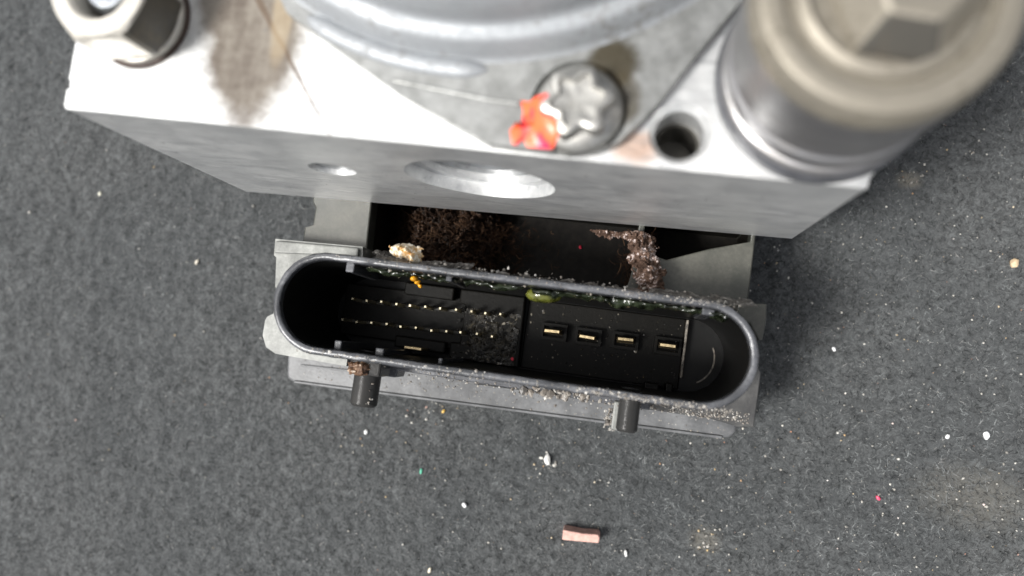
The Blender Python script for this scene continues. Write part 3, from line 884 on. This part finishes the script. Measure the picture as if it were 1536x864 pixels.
# caked dirt: uneven height fields clinging behind the rim and in the corners
def caked_mat(name, dark, mid, pale, cut=0.5, r0=0.22):
    m, nt, b = new_mat(name)
    v = coords(nt)
    n1 = noise(nt, v, 420, 5, 0.7)
    n2 = noise(nt, v, 1300, 4, 0.7)
    c = mixc(nt, rng_map(nt, n1, 0.36, 0.60), dark, mid)
    c = mixc(nt, rng_map(nt, math_n(nt, 'MULTIPLY', n2, n1), 0.27 * cut / 0.5, 0.36 * cut / 0.5), c, pale)
    link(nt, c, b.inputs['Base Color'])
    link(nt, rng_map(nt, n2, 0.35, 0.65, r0, 0.85), b.inputs['Roughness'])
    bump(nt, b, math_n(nt, 'ADD', n1, n2), 0.8 if r0 < 0.5 else 0.35, 0.0004)
    return m
M['cake_grey'] = caked_mat('caked_grey_dirt', (0.030, 0.026, 0.022), (0.13, 0.12, 0.11), (0.42, 0.40, 0.37))
M['cake_pink'] = caked_mat('caked_pink_dirt', (0.040, 0.024, 0.017), (0.12, 0.075, 0.055), (0.50, 0.43, 0.41), 0.50, 0.7)
M['cake_pink'].node_tree.nodes['Principled BSDF'].inputs['Specular IOR Level'].default_value = 0.15
M['cake_cream'] = caked_mat('caked_cream_dirt', (0.50, 0.26, 0.07), (0.60, 0.48, 0.30), (0.82, 0.77, 0.66), 0.42)
M['cake_brown'] = caked_mat('caked_brown_dirt', (0.010, 0.006, 0.004), (0.055, 0.029, 0.016), (0.20, 0.11, 0.06), 0.56)
M['cake_rust'] = caked_mat('caked_rust_dirt', (0.03, 0.014, 0.008), (0.14, 0.075, 0.04), (0.62, 0.52, 0.42), 0.55)
def cake(x0, x1, y0, y1, env, base, amp, seed, step=0.14):
    xs, ys = np.arange(x0, x1, step), np.arange(y0, y1, step)
    X, Y = np.meshgrid(xs, ys, indexing='ij')
    n = 0.5 * vnoise(X + 300, Y + 300, 1.6, seed) + 0.3 * vnoise(X + 300, Y + 300, 0.7, seed + 1) + 0.3 * vnoise(X + 300, Y + 300, 0.32, seed + 2)
    h = amp * (env(X, Y) * 1.25 + n - 1.0)
    Z = base(X, Y) + h
    i = np.arange(X.size).reshape(X.shape)
    F = np.stack([i[:-1, :-1], i[1:, :-1], i[1:, 1:], i[:-1, 1:]], -1).reshape(-1, 4)
    ok = (h > -0.25 * amp * 0 - 0.05).reshape(-1)
    F = F[ok[F].all(1)]
    used = np.unique(F)
    re = np.zeros(X.size, int); re[used] = np.arange(len(used))
    return np.stack([X, Y, Z], -1).reshape(-1, 3)[used], re[F]
one = lambda X, Y: 1.0 + 0 * X
V, F = cake(-32, 20.5, 10.35, 13.2, lambda X, Y: np.clip(1.0 - (Y - 10.3) / np.where(X > 4, 2.6, 1.0 + 0.9 * np.sin(X * 0.9) ** 2), 0, 1) * np.where(X < -20, 0.8, 0.95), lambda X, Y: 36.5 - (Y - 10.3) * np.where(X > 4, 3.5, 2.5), 3.2, 21)
put('caked_dirt', mesh_np('caked_dirt', V, F), M['cake_grey'], shroud, kind='stuff')
cen, size = [], []
for _ in range(260):
    x = U(-30, 19)
    cen.append((x, 10.5 + abs(G(0, 0.5)), 36 + G(0, 1.5) if x < 1 else U(27, 38))); size.append(abs(G(0, 0.12)) + 0.05)
stuff('rim_grime', 'crumb', cen, size, shroud)
# wet grit on the connector floor and walls
cen, size = [], []
M['cake_wet'] = caked_mat('wet_black_residue', (0.004, 0.0035, 0.003), (0.018, 0.015, 0.010), (0.10, 0.085, 0.055), 0.56, 0.08)
V, F = cake(-29.5, -17.6, -4.1, 5.5, lambda X, Y: 0.35 + 0.35 * np.exp(-(((X + 21.5) / 5) ** 2 + ((Y + 0.5) / 4) ** 2)), lambda X, Y: 17.6 + 0 * X, 1.1, 101, 0.14)
put('wet_residue', mesh_np('wet_residue', V, F), M['cake_wet'], shroud, kind='stuff')
for _ in range(150):
    cen.append((U(-28, -17.6), U(-4, 3.5), 17.7)); size.append(abs(G(0, 0.14)) + 0.05)
for _ in range(160):
    cen.append((U(-16.5, 11.5), U(-4, 8), 15.6)); size.append(abs(G(0, 0.1)) + 0.05)
for _ in range(160):
    cen.append((U(-44, 14), 9.15, U(33, 39.2))); size.append(abs(G(0, 0.12)) + 0.06)
stuff('wet_grit', 'wet', cen, size, shroud)
# rust round the foot of the left peg
V, F = cake(-44.2, -36.6, -9.0, -6.0, lambda X, Y: 0.05 + 0.75 * np.exp(-((X + 41.6) / 1.9) ** 4) * np.exp(-((Y + 7.6) / 1.1) ** 4), lambda X, Y: 33.1 + 0 * X, 1.6, 91, 0.1)
put('rust_grime', mesh_np('rust_grime', V, F), M['cake_rust'], shroud, kind='stuff')
cen = [(U(-40.5, -38.9), U(-13.4, -9.2), U(31.8, 32.6)) for _ in range(26)]
stuff('rust_grime', 'crumb', cen, [abs(G(0, 0.14)) + 0.06 for _ in cen], shroud)

# brown fluff packed in the pocket
nr = 2800
gx_ = np.concatenate([rng.normal(-33, 6.5, int(nr * 0.72)), rng.normal(-44.0, 1.2, int(nr * 0.10)), rng.normal(1.8, 1.3, nr - int(nr * 0.72) - int(nr * 0.10))])
nr = len(gx_)
st = np.stack([np.clip(gx_, -47, 4), rng.uniform(11.5, 23.5, nr), rng.uniform(8.0, 21.0, nr)], 1)
deep = (st[:, 0] < -5)
st[deep, 2] = 7 + (st[deep, 2] - 8) * np.exp(-((st[deep, 0] + 35) / 9) ** 2)
an = rng.uniform(0, 6.283, nr)
dr = np.stack([np.cos(an), np.sin(an), rng.uniform(-0.4, 0.9, nr)], 1)
V, F = ribbons(st, dr, rng.uniform(0.8, 2.4, nr), rng.uniform(0.05, 0.13, nr), 0.6, 3)
M['fluff'] = islands('brown_fluff', [(0.0, (0.008, 0.005, 0.004)), (0.6, (0.028, 0.015, 0.009)), (0.94, (0.05, 0.027, 0.015)), (1.0, (0.12, 0.07, 0.04))], 0.9, 0.1)
tag(put('rust_fluff', mesh_np('rust_fluff', V, F), M['fluff'], kind='stuff'), 'dark brown rusty fluff packed in the gap between block and connector', 'dirt')
V, F = cake(-47.0, -14, 11.2, 25.0, lambda X, Y: np.exp(-((X + 35) / 9.5) ** 4) * 1.0, lambda X, Y: 5.0 + 0 * X, 12.0, 41, 0.16)
tag(put('brown_dirt', mesh_np('brown_dirt', V, F), M['cake_brown'], kind='stuff'), 'clotted dark brown dirt on the pocket floor under the fluff', 'dirt')
# pink white crust at the right end of the pocket
V, F = cake(-3, 10, 11.0, 22.3, lambda X, Y: np.exp(-(((X - (1.4 + (22 - Y) * 0.36)) / 2.7) ** 2)) * 0.86, lambda X, Y: 21.6 + (22 - Y) * 0.75, 3.6, 51, 0.11)
V2, F2 = cake(-16, 8, 20.4, 22.3, lambda X, Y: np.clip((Y - 20.4) / 1.4, 0, 1) * np.exp(-((X + 1.5) / 6.0) ** 4) * 0.72, lambda X, Y: 20.0 + 0 * X, 2.2, 61, 0.12)
me = mesh_np('pink_crust', np.concatenate([V, V2]), np.concatenate([F, F2 + len(V)]))
tag(put('pink_crust', me, M['cake_pink'], kind='stuff'), 'crumbly pinkish white crust between connector and block, right of the brown fluff', 'dirt')
# cream and amber crust at the left end of the pocket
V, F = cake(-41, -30, 10.45, 15.0, lambda X, Y: np.maximum(np.exp(-(((X + 35.8) / 2.3) ** 2 + ((Y - 12.7) / 1.2) ** 2)), 0.9 * np.exp(-(((X + 33.6) / 1.1) ** 2 + ((Y - 11.4) / 1.5) ** 2))) * 1.4, lambda X, Y: 36.0 + 0 * X, 2.4, 71, 0.12)
tag(put('cream_crust', mesh_np('cream_crust', V, F), M['cake_cream'], kind='stuff'), 'cream and amber crust at the left end of the pocket behind the rim', 'dirt')
V, F = cake(-47, -24, 10.6, 14.0, lambda X, Y: np.where(X < -40.5, np.exp(-(((X + 43.6) / 2.4) ** 4 + ((Y - 12.4) / 1.3) ** 4)), np.clip(1.15 - (Y - 10.6) / 1.5, 0, 1)) * 0.95, lambda X, Y: np.where(X < -40.5, 22.5, 35.0) + 0 * X, 3.2, 81, 0.12)
tag(put('grey_crust', mesh_np('grey_crust', V, F), M['cake_grey'], kind='stuff'), 'grey crumbly dirt stuck behind the left half of the rim', 'dirt')

# ------------------------------------------------------------------ loose bits on the felt
chip_me = smooth_by_angle(mesh_of('plastic_chip', *prism([(-3.65, -0.95), (3.5, -0.75), (3.65, 0.35), (3.3, 0.95), (0.2, 0.8), (-3.6, 1.05)], -0.3, 3.0)), 20)
M['chip'] = plain('pink_chip', (0.50, 0.30, 0.25), 0.7, 0, 0.2, 700)
chip = put('plastic_chip', chip_me, M['chip'], None, (-2.0, -35.4, 0.1), bevel=0.18)
chip.rotation_euler = (0.12, 0.0, 0.05)
tag(chip, 'small pinkish brown rectangular chip lying alone on the felt in front', 'chip')

single = [  # x, y, size, elongation, colour, label
    (-26.3, -34.0, 0.62, 1.5, (0.80, 0.80, 0.80), 'white crumb left of the pinkish chip'),
    (71.1, -5.1, 0.75, 1.1, (0.82, 0.83, 0.84), 'largest round white crumb near the right edge of the felt'),
    (64.2, -6.3, 0.45, 1.2, (0.75, 0.75, 0.74), 'small white crumb just left of the largest white crumb'),
    (-31.6, -48.1, 0.50, 2.0, (0.72, 0.66, 0.52), 'cream upright crumb at the bottom edge below the left peg'),
    (-93.5, 8.4, 0.55, 1.5, (0.60, 0.55, 0.46), 'pale tan crumb on the felt left of the connector'),
    (-120.0, 21.1, 0.48, 1.4, (0.62, 0.60, 0.50), 'pale crumb on the felt left of the block corner'),
    (-49.3, -22.6, 0.50, 1.3, (0.82, 0.82, 0.80), 'white crumb on the felt below the left peg'),
    (73.0, 28.2, 0.90, 1.2, (0.50, 0.38, 0.24), 'tan crumb at the right edge of the felt beside the block'),
    (52.8, -19.7, 0.45, 1.3, (0.75, 0.06, 0.14), 'tiny red crumb on the felt at lower right'),
    (-36.3, -28.7, 0.42, 2.2, (0.10, 0.42, 0.28), 'tiny green sliver on the felt below the connector'),
    (42.2, 7.4, 0.45, 1.1, (0.84, 0.84, 0.84), 'round white crumb on the felt right of the connector'),
    (-10.7, -22.4, 0.95, 1.6, (0.62, 0.61, 0.58), 'loose cluster of white lint between connector and pinkish chip'),
    (7.1, -38.0, 0.55, 1.5, (0.70, 0.70, 0.68), 'white crumb right of the pinkish chip'),
    (-33.5, -15.9, 0.45, 1.2, (0.66, 0.42, 0.10), 'amber yellow crumb just below the cover plate'),
]
cols = {}
for x, y, s, el, col, lab, zz in [q + (None,) for q in single] + [
        (-18.2, -2.8, 0.33, 1.2, (0.70, 0.05, 0.08), 'tiny red speck inside the connector beside the dividing wall', 18.0),
        (-9.4, 21.0, 0.35, 1.1, (0.65, 0.03, 0.07), 'tiny red speck on the dark pocket floor under the block', 4.5)]:
    V, F = rocks([(0, 0, 0)], [s], 0.75, 2, 0.16)
    V = [(a / math.sqrt(el), b * math.sqrt(el), c) for a, b, c in V]
    mt = plain('crumb_colour', col, 0.5, 0, 0.15, 1500)
    o = put('crumb', mesh_of('crumb', V, F), mt, None, (x, y, float(felt_h(np.array([x]), np.array([y]))[0]) + s * 0.55))
    if zz is not None:
        o.location.z = zz * S
    o.rotation_euler[2] = U(-0.6, 0.6)
    tag(o, lab, 'crumb', 'single loose crumbs and specks')

M['grit'] = islands('pale_grit', [(0.0, (0.20, 0.19, 0.17)), (0.5, (0.42, 0.40, 0.36)), (0.8, (0.62, 0.60, 0.55)), (0.9, (0.55, 0.40, 0.20)), (0.96, (0.50, 0.22, 0.14)), (1.0, (0.80, 0.80, 0.78))], 0.5, 0.5)
cen, size = [], []
for _ in range(1500):
    if U(0, 1) < 0.62:
        x, y = U(-60, 90), U(-62, 62)
    else:
        x, y = U(-165, 90), U(-70, 70)
    if -66 < x < 26 and y > -12:
        continue
    cen.append((x, y)); size.append(min(0.42, 0.07 + abs(G(0, 0.09))))
for _ in range(2600):
    x, y = (U(-40, 95), U(-62, 66)) if U(0, 1) < 0.75 else (U(-165, 90), U(-70, 70))
    if -66 < x < 26 and y > -12:
        continue
    cen.append((x, y)); size.append(U(0.035, 0.09))
for cxx, cyy, sx, sy, n in ((-38.5, -17.0, 2.6, 1.8, 26), (-11, -22.5, 1.6, 1.2, 22), (22, -33.5, 1.8, 1.5, 26), (55, -19, 5, 4, 26), (52.9, 42.4, 1.2, 1.0, 14), (64, 49.5, 1.0, 0.8, 8), (71, -16, 4, 4, 20), (30, 22, 3, 3, 10)):
    for _ in range(n):
        cen.append((G(cxx, sx), G(cyy, sy))); size.append(min(0.45, 0.08 + abs(G(0, 0.13))))
hz = felt_h(np.array([c[0] for c in cen]), np.array([c[1] for c in cen]))
V, F = rocks([(c[0], c[1], float(h) + s * 0.5 + 0.08) for c, h, s in zip(cen, hz, size)], size, 0.8, 1, 0.3)
tag(put('grit', mesh_of('grit', V, F), M['grit'], kind='stuff'), 'fine pale grit strewn over the felt', 'grit')
